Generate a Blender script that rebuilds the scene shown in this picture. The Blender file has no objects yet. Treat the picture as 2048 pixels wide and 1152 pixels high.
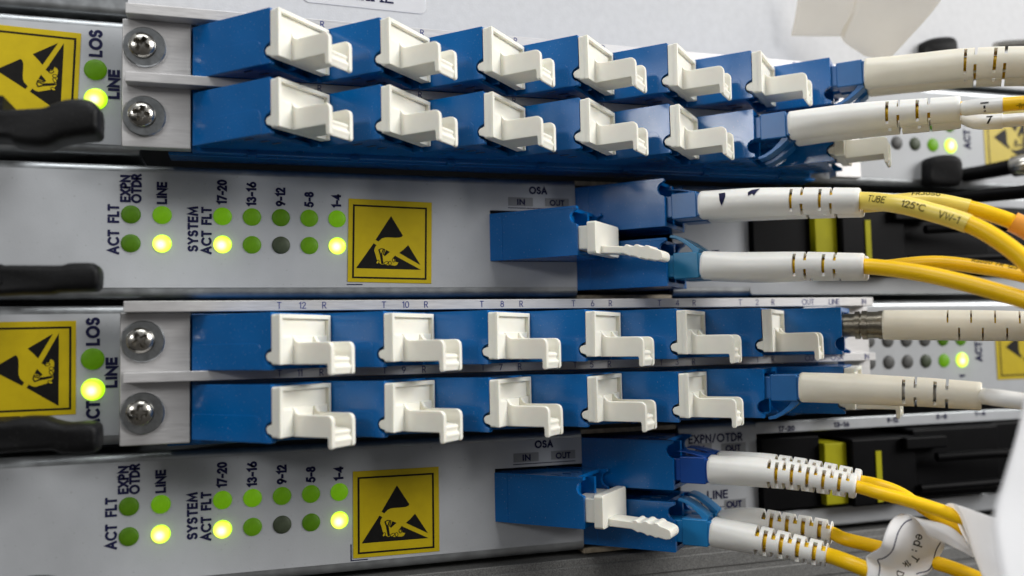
import bpy, bmesh, math, random
from mathutils import Vector, Matrix
random.seed(7)
# ------------------------------------------------------------------ scene, camera, light
# all coordinates below are millimetres; 1 Blender unit = 1 cm
scn = bpy.context.scene
scn.unit_settings.system = 'METRIC'; scn.unit_settings.scale_length = 0.01
K = 0.1
COL = scn.collection
CAM = Vector((-6.8829, -163.8469, -5.7642)); YAW, PITCH, ROLL, FPX = 0.2993, 0.0634, -0.0208, 1754.94
_f = Vector((math.sin(YAW)*math.cos(PITCH), math.cos(YAW)*math.cos(PITCH), math.sin(PITCH)))
_r = Vector((math.cos(YAW), -math.sin(YAW), 0)); _u = _r.cross(_f)
_r, _u = math.cos(ROLL)*_r+math.sin(ROLL)*_u, -math.sin(ROLL)*_r+math.cos(ROLL)*_u
cam_data = bpy.data.cameras.new('camera'); cam = bpy.data.objects.new('camera', cam_data); COL.objects.link(cam)
cam.matrix_world = Matrix(((_r.x, _u.x, -_f.x, CAM.x*K), (_r.y, _u.y, -_f.y, CAM.y*K), (_r.z, _u.z, -_f.z, CAM.z*K), (0, 0, 0, 1)))
cam_data.sensor_width = 36; cam_data.lens = FPX/2048*36
cam_data.clip_start = 0.5; cam_data.clip_end = 500
cam_data.dof.use_dof = True; cam_data.dof.focus_distance = 16.1
cam_data.dof.aperture_fstop = 0.10; 
scn.camera = cam
def along(px, py):
    return _f + _r*((px-1024)/FPX) + _u*((576-py)/FPX)
def on_plane(px, py, y=0.0):
    d = along(px, py); return CAM + d*((y-CAM.y)/d.y)
def at_depth(px, py, dist):
    return CAM + along(px, py)*dist
def on_axis_plane(px, py, tip, b):
    d = along(px, py); k = tip[0]+tip[1]+b*math.sqrt(2)
    return CAM + d*((k-CAM.x-CAM.y)/(d.x+d.y))

world = bpy.data.worlds.new('World'); scn.world = world; world.use_nodes = True
wn = world.node_tree; bg = wn.nodes['Background']
tc = wn.nodes.new('ShaderNodeTexCoord'); sx = wn.nodes.new('ShaderNodeSeparateXYZ'); cr = wn.nodes.new('ShaderNodeValToRGB')
mp = wn.nodes.new('ShaderNodeMapRange'); mp.inputs['From Min'].default_value = -1
wn.links.new(tc.outputs['Generated'], sx.inputs[0]); wn.links.new(sx.outputs['Z'], mp.inputs['Value'])
wn.links.new(mp.outputs[0], cr.inputs[0]); wn.links.new(cr.outputs[0], bg.inputs[0])
cr.color_ramp.elements[0].color = (.16, .15, .14, 1); cr.color_ramp.elements[1].color = (.85, .87, .9, 1)
e = cr.color_ramp.elements.new(.48); e.color = (.24, .23, .22, 1)
bg.inputs[1].default_value = 0.28

def area(name, loc, target, size, power, col=(1, 1, 1), sy=None):
    l = bpy.data.lights.new(name, 'AREA'); l.energy = power; l.color = col; l.size = size*K
    l.shape = 'RECTANGLE'; l.size_y = (sy or size)*K
    o = bpy.data.objects.new(name, l); COL.objects.link(o); o.location = Vector(loc)*K
    o.rotation_euler = (Vector(target)-Vector(loc)).to_track_quat('-Z', 'Y').to_euler(); return o
area('ceiling_light', (-40, -170, 430), (30, 0, 0), 330, 8200, (.97, .99, 1), 150)
area('side_light', (850, -560, 430), (50, 0, 0), 520, 80000, (1, .985, .965), 400)
area('left_light', (-330, -260, 140), (-10, 0, 0), 120, 2300, (1, 1, 1), 60)

scn.view_settings.view_transform = 'Standard'; scn.view_settings.look = 'None'
scn.view_settings.exposure = 0.68; scn.view_settings.gamma = 1.0
scn.cycles.max_bounces = 8
scn.cycles.use_denoising = True

# ------------------------------------------------------------------ materials
def mat(name, col, rough=.5, metal=0, spec=.5, noise=0.0, nscale=3.0, bump=0.0, bscale=20.0, stretch=(1, 1, 1), emis=None, estr=0, coat=0, sss=0, rvar=0.0, trans=0):
    m = bpy.data.materials.new(name); m.use_nodes = True; nt = m.node_tree; b = nt.nodes['Principled BSDF']
    b.inputs['Base Color'].default_value = (*col, 1); b.inputs['Roughness'].default_value = rough
    b.inputs['Metallic'].default_value = metal; b.inputs['Specular IOR Level'].default_value = spec
    b.inputs['Coat Weight'].default_value = coat
    if sss:
        b.inputs['Subsurface Weight'].default_value = sss; b.inputs['Subsurface Radius'].default_value = (.08, .06, .04); b.inputs['Subsurface Scale'].default_value = 1
    if emis: b.inputs['Emission Color'].default_value = (*emis, 1); b.inputs['Emission Strength'].default_value = estr
    if noise or bump or rvar:
        t = nt.nodes.new('ShaderNodeTexCoord'); mpn = nt.nodes.new('ShaderNodeMapping'); mpn.inputs['Scale'].default_value = stretch
        nt.links.new(t.outputs['Object'], mpn.inputs[0])
        n = nt.nodes.new('ShaderNodeTexNoise'); n.inputs['Scale'].default_value = nscale; n.inputs['Detail'].default_value = 6
        nt.links.new(mpn.outputs[0], n.inputs[0])
        if noise:
            r = nt.nodes.new('ShaderNodeValToRGB'); r.color_ramp.elements[0].position = .3; r.color_ramp.elements[1].position = .7
            r.color_ramp.elements[0].color = (*[c*(1-noise) for c in col], 1); r.color_ramp.elements[1].color = (*[min(1, c*(1+noise)) for c in col], 1)
            nt.links.new(n.outputs[0], r.inputs[0]); nt.links.new(r.outputs[0], b.inputs['Base Color'])
        if rvar:
            q = nt.nodes.new('ShaderNodeMapRange'); q.inputs['From Min'].default_value = .3; q.inputs['From Max'].default_value = .7
            q.inputs['To Min'].default_value = rough-rvar; q.inputs['To Max'].default_value = rough+rvar
            nt.links.new(n.outputs[0], q.inputs[0]); nt.links.new(q.outputs[0], b.inputs['Roughness'])
        if bump:
            n2 = nt.nodes.new('ShaderNodeTexNoise'); n2.inputs['Scale'].default_value = bscale; n2.inputs['Detail'].default_value = 3
            nt.links.new(mpn.outputs[0], n2.inputs[0])
            bp = nt.nodes.new('ShaderNodeBump'); bp.inputs['Strength'].default_value = bump; bp.inputs['Distance'].default_value = .01
            nt.links.new(n2.outputs[0], bp.inputs['Height']); nt.links.new(bp.outputs[0], b.inputs['Normal'])
    return m
M = {}
M['blue'] = mat('blue_plastic', (.001, .112, .36), .17, spec=.45, noise=.08, nscale=1.2, bump=.035, bscale=8, rvar=.05)
M['conn_blue'] = mat('connector_blue_plastic', (.010, .115, .33), .32, noise=.08, bump=.08)
M['teal'] = mat('teal_plastic', (.012, .17, .33), .3, noise=.08, bump=.08)
M['deepblue'] = mat('deep_blue_plastic', (.004, .06, .30), .25, noise=.08, bump=.08)
M['skyblue'] = mat('sky_blue_plastic', (.01, .20, .48), .28, noise=.08, bump=.08)
M['white'] = mat('ivory_plastic', (.83, .81, .72), .36, noise=.035, nscale=2, bump=.10, bscale=10, sss=.25)
M['boot'] = mat('ivory_boot_rubber', (.76, .715, .60), .42, noise=.05, nscale=1.6, bump=.12, bscale=12, sss=.2)
M['bootw'] = mat('white_boot_rubber', (.80, .785, .74), .40, noise=.04, nscale=1.6, bump=.12, bscale=12, sss=.2)
M['panel'] = mat('grey_printed_overlay', (.395, .408, .425), .5, spec=.3, noise=.035, nscale=2.2, bump=.14, bscale=42, rvar=.05)
M['panel_top'] = mat('lit_top_paint', (.53, .535, .55), .55, spec=.25, noise=.04, nscale=6, bump=.25, bscale=34)  # panel grey made paler; stronger light at the top put into the colour
M['steel'] = mat('zinc_steel', (.36, .375, .385), .46, metal=.9, noise=.12, nscale=4, bump=.12, bscale=26, rvar=.08)
M['alu'] = mat('brushed_aluminium', (.55, .54, .535), .5, metal=.5, noise=.07, nscale=5, bump=.22, bscale=14, stretch=(.5, .5, 9), rvar=.10)
M['screw'] = mat('nickel_screw', (.46, .44, .40), .24, metal=1, noise=.12, nscale=12, bump=.1)
M['washer'] = mat('zinc_washer', (.42, .44, .45), .28, metal=1, noise=.22, nscale=9, bump=.15)
M['nickel'] = mat('dull_nickel', (.17, .155, .125), .32, metal=1, noise=.2, nscale=20, bump=.3, bscale=40)
M['rubber'] = mat('black_rubber', (.0035, .0035, .004), .55, spec=.22, noise=.2, bump=.3, bscale=16)
M['black'] = mat('black_plastic', (.002, .002, .0025), .5, spec=.07, noise=.2, bump=.2)
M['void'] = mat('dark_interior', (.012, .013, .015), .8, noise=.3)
M['ink'] = mat('navy_ink', (.008, .009, .045), .7, spec=.2, noise=.15, nscale=14)
M['inkthin'] = mat('blue_ink', (.015, .025, .17), .7, noise=.1, nscale=14)
M['blackink'] = mat('black_ink', (.006, .0055, .005), .6, spec=.15, noise=.2, nscale=10)
M['yellow'] = mat('yellow_sticker', (.46, .345, .003), .45, spec=.3, noise=.05, nscale=5, bump=.12)
M['patch'] = mat('grey_label_patch', (.20, .205, .21), .5, noise=.06, nscale=8)
M['cable'] = mat('yellow_jacket', (.92, .56, .002), .36, spec=.35, noise=.05, nscale=3, bump=.10, sss=.1)
M['sleeve'] = mat('pale_yellow_tube', (.85, .66, .12), .32, noise=.05, bump=.1)
M['orange'] = mat('orange_sleeve', (.85, .36, .06), .25, noise=.08, bump=.1)
M['whitejk'] = mat('white_jacket', (.80, .79, .76), .28, noise=.03, bump=.06)
M['paper'] = mat('white_label_film', (.92, .92, .93), .45, noise=.02, nscale=2, bump=.08, bscale=5)
def translucent(m, f, alpha=1.0):
    nt = m.node_tree; b = nt.nodes['Principled BSDF']; out = nt.nodes['Material Output']
    tr = nt.nodes.new('ShaderNodeBsdfTranslucent'); tr.inputs[0].default_value = b.inputs['Base Color'].default_value
    mx = nt.nodes.new('ShaderNodeMixShader'); mx.inputs[0].default_value = f
    nt.links.new(b.outputs[0], mx.inputs[1]); nt.links.new(tr.outputs[0], mx.inputs[2]); last = mx
    if alpha < 1:
        tp = nt.nodes.new('ShaderNodeBsdfTransparent'); m2 = nt.nodes.new('ShaderNodeMixShader'); m2.inputs[0].default_value = alpha
        nt.links.new(tp.outputs[0], m2.inputs[1]); nt.links.new(mx.outputs[0], m2.inputs[2]); last = m2
    nt.links.new(last.outputs[0], out.inputs[0])
translucent(M['paper'], .55)
def vary(m, amt):
    nt = m.node_tree; b = nt.nodes['Principled BSDF']; src = b.inputs['Base Color'].links[0].from_socket
    oi = nt.nodes.new('ShaderNodeObjectInfo'); mr = nt.nodes.new('ShaderNodeMapRange'); mr.inputs['To Min'].default_value = 1-amt; mr.inputs['To Max'].default_value = 1+amt*.3
    hs = nt.nodes.new('ShaderNodeHueSaturation'); nt.links.new(oi.outputs['Random'], mr.inputs[0]); nt.links.new(mr.outputs[0], hs.inputs['Value'])
    nt.links.new(src, hs.inputs['Color']); nt.links.new(hs.outputs[0], b.inputs['Base Color'])
vary(M['white'], .05)
def dust(m, col, scale, lo, hi, f):
    nt = m.node_tree; b = nt.nodes['Principled BSDF']; src = b.inputs['Base Color'].links[0].from_socket
    t = nt.nodes.new('ShaderNodeTexCoord'); n = nt.nodes.new('ShaderNodeTexNoise'); n.inputs['Scale'].default_value = scale; n.inputs['Detail'].default_value = 2
    n2 = nt.nodes.new('ShaderNodeTexNoise'); n2.inputs['Scale'].default_value = scale*.06; ml = nt.nodes.new('ShaderNodeMath'); ml.operation = 'MULTIPLY'
    mr = nt.nodes.new('ShaderNodeMapRange'); mr.inputs['From Min'].default_value = lo; mr.inputs['From Max'].default_value = hi; mr.inputs['To Max'].default_value = f
    mx = nt.nodes.new('ShaderNodeMixRGB'); mx.inputs[2].default_value = (*col, 1)
    nt.links.new(t.outputs['Object'], n.inputs[0]); nt.links.new(t.outputs['Object'], n2.inputs[0])
    nt.links.new(n.outputs[0], mr.inputs[0]); nt.links.new(mr.outputs[0], ml.inputs[0]); nt.links.new(n2.outputs[0], ml.inputs[1])
    nt.links.new(ml.outputs[0], mx.inputs[0]); nt.links.new(src, mx.inputs[1]); nt.links.new(mx.outputs[0], b.inputs['Base Color'])
dust(M['blue'], (.35, .42, .5), 34, .67, .75, .7)
dust(M['panel'], (.20, .20, .19), 15, .68, .76, .7)
dust(M['rubber'], (.10, .10, .10), 40, .64, .75, .8)
M['film'] = mat('beige_film', (.70, .63, .50), .4, spec=.2, noise=.05, nscale=1.5, bump=.1, bscale=4)
translucent(M['film'], .4, .4)
M['tan'] = mat('tan_board_edge', (.42, .35, .25), .6, noise=.2, nscale=10, bump=.3)
M['hyellow'] = mat('yellow_insulator', (.34, .32, .005), .6, spec=.15, noise=.06)
M['grain'] = mat('grained_dark_steel', (.17, .17, .165), .55, metal=.35, noise=.5, nscale=55, bump=.6, bscale=60)
M['green_off'] = mat('led_dull_olive', (.055, .068, .042), .5, spec=.2, noise=.15, nscale=10)
M['grey_off'] = mat('led_dull_grey', (.085, .085, .083), .5, spec=.2, noise=.15, nscale=10)
def led_leak_glow(name, k):  # unlit lamps: light leaking from lit neighbours put into colour and emission
    return mat(name, (.030+.035*k, .075+.075*k, .004), .5, spec=.2, noise=.22, nscale=9, bump=.3, bscale=18, emis=(.17, .42, .004), estr=.02+.38*k)
M['dim0'] = led_leak_glow('led_faint_green', .16); M['dim1'] = led_leak_glow('led_green', .35); M['dim2'] = led_leak_glow('led_bright_green', .75)
def led_lit():
    m = bpy.data.materials.new('led_lit'); m.use_nodes = True; nt = m.node_tree; b = nt.nodes['Principled BSDF']
    t = nt.nodes.new('ShaderNodeTexCoord'); v = nt.nodes.new('ShaderNodeVectorMath'); v.operation = 'LENGTH'
    mm = nt.nodes.new('ShaderNodeMapping'); mm.inputs['Scale'].default_value = (1, 0, 1); mm.inputs['Location'].default_value = (.02, 0, .02)
    nt.links.new(t.outputs['Object'], mm.inputs[0]); nt.links.new(mm.outputs[0], v.inputs[0])
    r = nt.nodes.new('ShaderNodeValToRGB'); r.color_ramp.elements[0].position = .02; r.color_ramp.elements[0].color = (1.0, 1.0, .75, 1)
    r.color_ramp.elements[1].position = .17; r.color_ramp.elements[1].color = (.36, .78, .003, 1)
    x = r.color_ramp.elements.new(.10); x.color = (.82, 1, .12, 1)
    nt.links.new(v.outputs['Value'], r.inputs[0]); nt.links.new(r.outputs[0], b.inputs['Emission Color'])
    b.inputs['Emission Strength'].default_value = .95; b.inputs['Base Color'].default_value = (.4, .5, .05, 1); b.inputs['Roughness'].default_value = .35
    return m
M['lit'] = led_lit()
def glow_mat():
    return mat('led_body', (.3, .6, .02), .4, noise=.1, emis=(.5, 1.0, .02), estr=4.0)
M['glow'] = glow_mat()

# ------------------------------------------------------------------ mesh helpers
class MB:
    def __init__(s): s.v = []; s.f = []; s.m = []
    def add(s, vs, fs, mi=0):
        n = len(s.v); s.v += [tuple(p) for p in vs]
        for f in fs: s.f.append(tuple(i+n for i in f)); s.m.append(mi)
    def box(s, x0, x1, y0, y1, z0, z1, mi=0, T=None):
        vs = [(x, y, z) for x in (x0, x1) for y in (y0, y1) for z in (z0, z1)]
        if T: vs = [T(*p) for p in vs]
        s.add(vs, [(0, 1, 3, 2), (4, 6, 7, 5), (0, 4, 5, 1), (2, 3, 7, 6), (0, 2, 6, 4), (1, 5, 7, 3)], mi)
    def prism(s, pts, T, h0, h1, mi=0):
        # pts: outline (u, v); T(u, v, h) -> xyz
        n = len(pts)
        vs = [T(u, v, h0) for u, v in pts]+[T(u, v, h1) for u, v in pts]
        fs = [tuple(range(n))[::-1], tuple(range(n, 2*n))]+[(i, (i+1) % n, n+(i+1) % n, n+i) for i in range(n)]
        s.add(vs, fs, mi)
    def build(s, name, mats, parent=None, bevel=0, seg=2, smooth=True, loc=(0, 0, 0), ang=35):
        me = bpy.data.meshes.new(name)
        L = Vector(loc)
        me.from_pydata([((p[0]-L.x)*K, (p[1]-L.y)*K, (p[2]-L.z)*K) for p in s.v], [], s.f)
        if not isinstance(mats, (list, tuple)): mats = [mats]
        for x in mats: me.materials.append(x)
        for p, i in zip(me.polygons, s.m): p.material_index = i
        bm = bmesh.new(); bm.from_mesh(me)
        bmesh.ops.recalc_face_normals(bm, faces=bm.faces)
        if bevel:
            es = [e for e in bm.edges if len(e.link_faces) == 2 and e.calc_face_angle(0) > .5]
            bmesh.ops.bevel(bm, geom=es, offset=bevel*K, segments=seg, affect='EDGES', profile=.5, clamp_overlap=True)
        bm.to_mesh(me); bm.free()
        if smooth:
            me.shade_smooth(); me.set_sharp_from_angle(angle=math.radians(ang if not bevel else 65))
        o = bpy.data.objects.new(name, me); COL.objects.link(o)
        if bevel and smooth:
            wm = o.modifiers.new('weighted_normals', 'WEIGHTED_NORMAL'); wm.keep_sharp = True; wm.weight = 100
        if parent: o.parent = parent
        o.location = L*K
        return o
def ident(x, y, z): return (x, y, z)
def empty(name, loc=(0, 0, 0), rz=0):
    o = bpy.data.objects.new(name, None); COL.objects.link(o); o.location = Vector(loc)*K; o.rotation_euler = (0, 0, rz); o.empty_display_size = .2
    return o
def tag(o, label, cat, group=None):
    o['label'] = label; o['category'] = cat
    if group: o['group'] = group
    return o
def copy_tree(o, parent=None):
    c = o.copy(); COL.objects.link(c); c.parent = parent
    for ch in o.children: copy_tree(ch, c)
    return c
def rrect(u0, u1, v0, v1, r, n=5, corners=(1, 1, 1, 1)):
    pts = []
    for i, (cx, cy, a) in enumerate(((u0+r, v0+r, 180), (u1-r, v0+r, 270), (u1-r, v1-r, 0), (u0+r, v1-r, 90))):
        if corners[i]:
            for k in range(n+1):
                t = math.radians(a+90*k/n); pts.append((cx+r*math.cos(t), cy+r*math.sin(t)))
        else:
            pts.append((cx+(-r if i in (0, 3) else r), cy+(-r if i < 2 else r)))
    return pts
def spline(P, n=10):
    # Catmull-Rom through tuples of any length
    P = [Vector(p) if len(p) <= 4 else p for p in P]
    out = []
    Q = [2*P[0]-P[1]]+list(P)+[2*P[-1]-P[-2]]
    for i in range(1, len(Q)-2):
        for k in range(n):
            t = k/n
            out.append(.5*((2*Q[i])+(Q[i+1]-Q[i-1])*t+(2*Q[i-1]-5*Q[i]+4*Q[i+1]-Q[i+2])*t*t+(3*Q[i]-Q[i-1]-3*Q[i+1]+Q[i+2])*t**3))
    out.append(P[-1]); return out
class Path:
    def __init__(s, pts, n=10):
        s.p = [Vector(q[:3]) for q in spline([Vector(q) for q in pts], n)]
        s.s = [0]
        for a, b in zip(s.p, s.p[1:]): s.s.append(s.s[-1]+(b-a).length)
        s.L = s.s[-1]
    def pos(s, d):
        if d <= 0: return s.p[0]+(s.p[0]-s.p[1]).normalized()*(-d)
        if d >= s.L: return s.p[-1]+(s.p[-1]-s.p[-2]).normalized()*(d-s.L)
        for i in range(len(s.s)-1):
            if s.s[i+1] >= d:
                t = (d-s.s[i])/max(1e-9, s.s[i+1]-s.s[i]); return s.p[i].lerp(s.p[i+1], t)
    def frame(s, d):
        t = (s.pos(d+.3)-s.pos(d-.3)).normalized()
        side = t.cross(Vector((0, 0, 1))).normalized()   # horizontal, towards the viewer for a path running right
        up = side.cross(t).normalized()
        return s.pos(d), t, side, up
    def surf(s, d, ang, r):
        p, t, side, up = s.frame(d); return p+side*(r*math.cos(ang))+up*(r*math.sin(ang))
def tube(mb, path, d0, d1, rad, seg=20, step=1.2, caps=True, mi=0, sq=0.0):
    n = max(2, int((d1-d0)/step)+1); rings = []
    for i in range(n+1):
        d = d0+(d1-d0)*i/n; r = rad(d) if callable(rad) else rad
        p, t, side, up = path.frame(d); ring = []
        for k in range(seg):
            a = 2*math.pi*k/seg; c, q = math.cos(a), math.sin(a)
            if sq: 
                e = 2/(2+sq); c = math.copysign(abs(c)**e, c); q = math.copysign(abs(q)**e, q)
            ring.append(p+side*(r*c)+up*(r*q))
        rings.append(ring)
    vs = [v for r_ in rings for v in r_]
    fs = [(i*seg+k, i*seg+(k+1) % seg, (i+1)*seg+(k+1) % seg, (i+1)*seg+k) for i in range(n) for k in range(seg)]
    if caps: fs += [tuple(range(seg))[::-1], tuple(range(n*seg, (n+1)*seg))]
    mb.add(vs, fs, mi)

# ------------------------------------------------------------------ stroke lettering
def arc(cx, cy, rx, ry, a0, a1, n=12):
    return [(cx+rx*math.cos(math.radians(a0+(a1-a0)*i/n)), cy+ry*math.sin(math.radians(a0+(a1-a0)*i/n))) for i in range(n+1)]
G = {
 'A': (.78, [[(0, 0), (.39, 1), (.78, 0)], [(.13, .32), (.65, .32)]]),
 'B': (.55, [[(.28, .54), (0, .54), (0, 1), (.26, 1)]+arc(.26, .77, .23, .23, 90, -90), [(0, .54), (0, 0), (.28, 0)]+arc(.28, .27, .27, .27, -90, 90)]),
 'C': (.86, [arc(.5, .5, .5, .5, 48, 312, 20)]),
 'D': (.72, [[(0, 0), (0, 1), (.22, 1)]+arc(.22, .5, .5, .5, 90, -90)+[(0, 0)]]),
 'E': (.48, [[(.48, 1), (0, 1), (0, 0), (.48, 0)], [(0, .52), (.44, .52)]]),
 'F': (.46, [[(.46, 1), (0, 1), (0, 0)], [(0, .52), (.42, .52)]]),
 'I': (.02, [[(.01, 0), (.01, 1)]]),
 'K': (.6, [[(0, 0), (0, 1)], [(.56, 1), (.02, .45)], [(.2, .62), (.6, 0)]]),
 'L': (.44, [[(0, 1), (0, 0), (.44, 0)]]),
 'M': (.92, [[(0, 0), (.12, 1), (.46, .18), (.8, 1), (.92, 0)]]),
 'N': (.68, [[(0, 0), (0, 1), (.68, 0), (.68, 1)]]),
 'O': (1.0, [arc(.5, .5, .5, .5, 90, 450, 28)]),
 'P': (.5, [[(0, 0), (0, 1), (.24, 1)]+arc(.24, .74, .26, .26, 90, -90)+[(0, .48)]]),
 'R': (.54, [[(0, 0), (0, 1), (.24, 1)]+arc(.24, .74, .26, .26, 90, -90)+[(0, .48)], [(.22, .48), (.54, 0)]]),
 'S': (.54, [arc(.27, .76, .24, .24, 35, 250, 12)+arc(.27, .27, .27, .27, 75, -150, 12)]),
 'T': (.58, [[(0, 1), (.58, 1)], [(.29, 1), (.29, 0)]]),
 'U': (.62, [[(0, 1), (0, .31)]+arc(.31, .31, .31, .31, 180, 360)+[(.62, 1)]]),
 'V': (.72, [[(0, 1), (.36, 0), (.72, 1)]]),
 'W': (1.05, [[(0, 1), (.27, 0), (.525, .85), (.78, 0), (1.05, 1)]]),
 'X': (.66, [[(0, 0), (.66, 1)], [(0, 1), (.66, 0)]]),
 'Y': (.66, [[(0, 1), (.33, .5), (.66, 1)], [(.33, .5), (.33, 0)]]),
 '0': (.58, [arc(.29, .5, .29, .5, 90, 450, 24)]),
 '1': (.22, [[(0, .84), (.2, 1), (.2, 0)]]),
 '2': (.52, [arc(.25, .74, .25, .26, 170, -30, 12)+[(0, 0), (.54, 0)]]),
 '3': (.52, [arc(.24, .76, .22, .24, 160, -70, 12), arc(.24, .27, .27, .27, 80, -160, 12)]),
 '4': (.6, [[(.46, 0), (.46, 1), (0, .26), (.62, .26)]]),
 '5': (.54, [[(.5, 1), (.14, 1), (.05, .56)]+arc(.24, .31, .29, .31, 125, -150, 14)]),
 '6': (.56, [[(.36, 1), (.07, .48)]+arc(.28, .29, .28, .29, 150, -210, 22)]),
 '7': (.54, [[(0, 1), (.54, 1), (.14, 0)]]),
 '8': (.54, [arc(.27, .76, .21, .24, 90, 450, 18), arc(.27, .27, .27, .27, 90, 450, 20)]),
 '9': (.56, [[(.2, 0), (.49, .52)]+arc(.28, .71, .28, .29, -30, 330, 22)]),
 '-': (.34, [[(0, .42), (.34, .42)]]), '/': (.42, [[(0, -.05), (.42, 1.05)]]), ' ': (.4, []),
 ':': (.1, [[(.05, .1), (.05, .2)], [(.05, .55), (.05, .65)]]),
 '*': (.2, [arc(.1, .86, .1, .1, 90, 450, 8)]),
 'e': (.52, [[(.02, .34), (.52, .34)]+arc(.27, .34, .26, .33, 0, 310, 16)]),
 'd': (.52, [arc(.26, .33, .26, .33, 0, 360, 18), [(.52, 1), (.52, 0)]]),
 't': (.34, [[(.15, .95), (.15, .1), (.34, 0)], [(0, .68), (.34, .68)]]),
 'k': (.46, [[(0, 0), (0, 1)], [(.42, .66), (.02, .28)], [(.16, .42), (.46, 0)]]),
}
def text_width(t, gap): return sum(G[c][0]+gap for c in t)-gap
def lettering(mb, t, h, wt, fmap, sxs=1.0, gap=.2, lift=.05, mi=0, serif=False):
    """strokes of a line of text, centred on (0,0); fmap(u, v, lift) -> xyz in mm"""
    W = text_width(t, gap); x = -W/2; k = 0
    for c in t:
        w, strokes = G[c]
        S_ = list(strokes)
        if serif:
            S_ = S_+[[(-.08, 0), (.12, 0)], [(w-.14, 0), (w+.08, 0)]]
        for st in S_:
            P = [((x+a)*h*sxs, (b-.5)*h) for a, b in st]
            # subdivide long segments
            Q = [P[0]]
            for a, b in zip(P, P[1:]):
                n = max(1, int(math.hypot(b[0]-a[0], b[1]-a[1])/(.5*h)))
                for i in range(1, n+1): Q.append((a[0]+(b[0]-a[0])*i/n, a[1]+(b[1]-a[1])*i/n))
            closed = math.hypot(Q[0][0]-Q[-1][0], Q[0][1]-Q[-1][1]) < 1e-6
            L = []; hw = wt/2
            for i, q in enumerate(Q):
                a = Q[i-1] if i else (Q[-2] if closed else None); b = Q[i+1] if i < len(Q)-1 else (Q[1] if closed else None)
                def nrm(p, r): l = math.hypot(r[0]-p[0], r[1]-p[1]) or 1; return (-(r[1]-p[1])/l, (r[0]-p[0])/l)
                if a and b:
                    n1, n2 = nrm(a, q), nrm(q, b); m = (n1[0]+n2[0], n1[1]+n2[1]); d = math.hypot(*m) or 1
                    m = (m[0]/d, m[1]/d); f = min(2.2, 1/max(.3, m[0]*n1[0]+m[1]*n1[1])); off = (m[0]*hw*f, m[1]*hw*f); e_ = (0, 0)
                else:
                    n1 = nrm(q, b) if b else nrm(a, q); off = (n1[0]*hw, n1[1]*hw)
                    s_ = -1 if b else 1; e_ = (n1[1]*hw*s_*.9, -n1[0]*hw*s_*.9)
                L.append(((q[0]+off[0]+e_[0], q[1]+off[1]+e_[1]), (q[0]-off[0]+e_[0], q[1]-off[1]+e_[1])))
            lf = lift+.004*(k % 5); k += 1
            vs = [fmap(p[0], p[1], lf) for pr in L for p in pr]
            mb.add(vs, [(2*i, 2*i+1, 2*i+3, 2*i+2) for i in range(len(L)-1)], mi)
        x += w+gap
def panel_map(cx, cz, rot=0, y=0.0):
    c, s = math.cos(math.radians(rot)), math.sin(math.radians(rot))
    return lambda u, v, l: (cx+c*u-s*v, y-l, cz+s*u+c*v)
def panel_text(parent, t, px, py, h, wt, rot=0, y=0.0, length=None, dz=0, mat_='ink', name='lettering', gap=.33):
    """printed line of text centred where pixel (px, py) falls on the plane at y; dz shifts it to another card"""
    p = on_plane(px, py, y); mb = MB(); h -= .8*wt; wt *= 1.18; length = length and length-.8*wt
    sxs = length/((text_width(t, gap))*h) if length else 1
    lettering(mb, t, h, wt, panel_map(p.x, p.z+dz, rot, y), sxs, gap)
    return mb.build(name, M[mat_], parent, smooth=False)

# ------------------------------------------------------------------ rack interior
mb = MB(); mb.box(-260, 420, 42, 46, -260, 260)
o = mb.build('background', M['void']); o['kind'] = 'structure'

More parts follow.
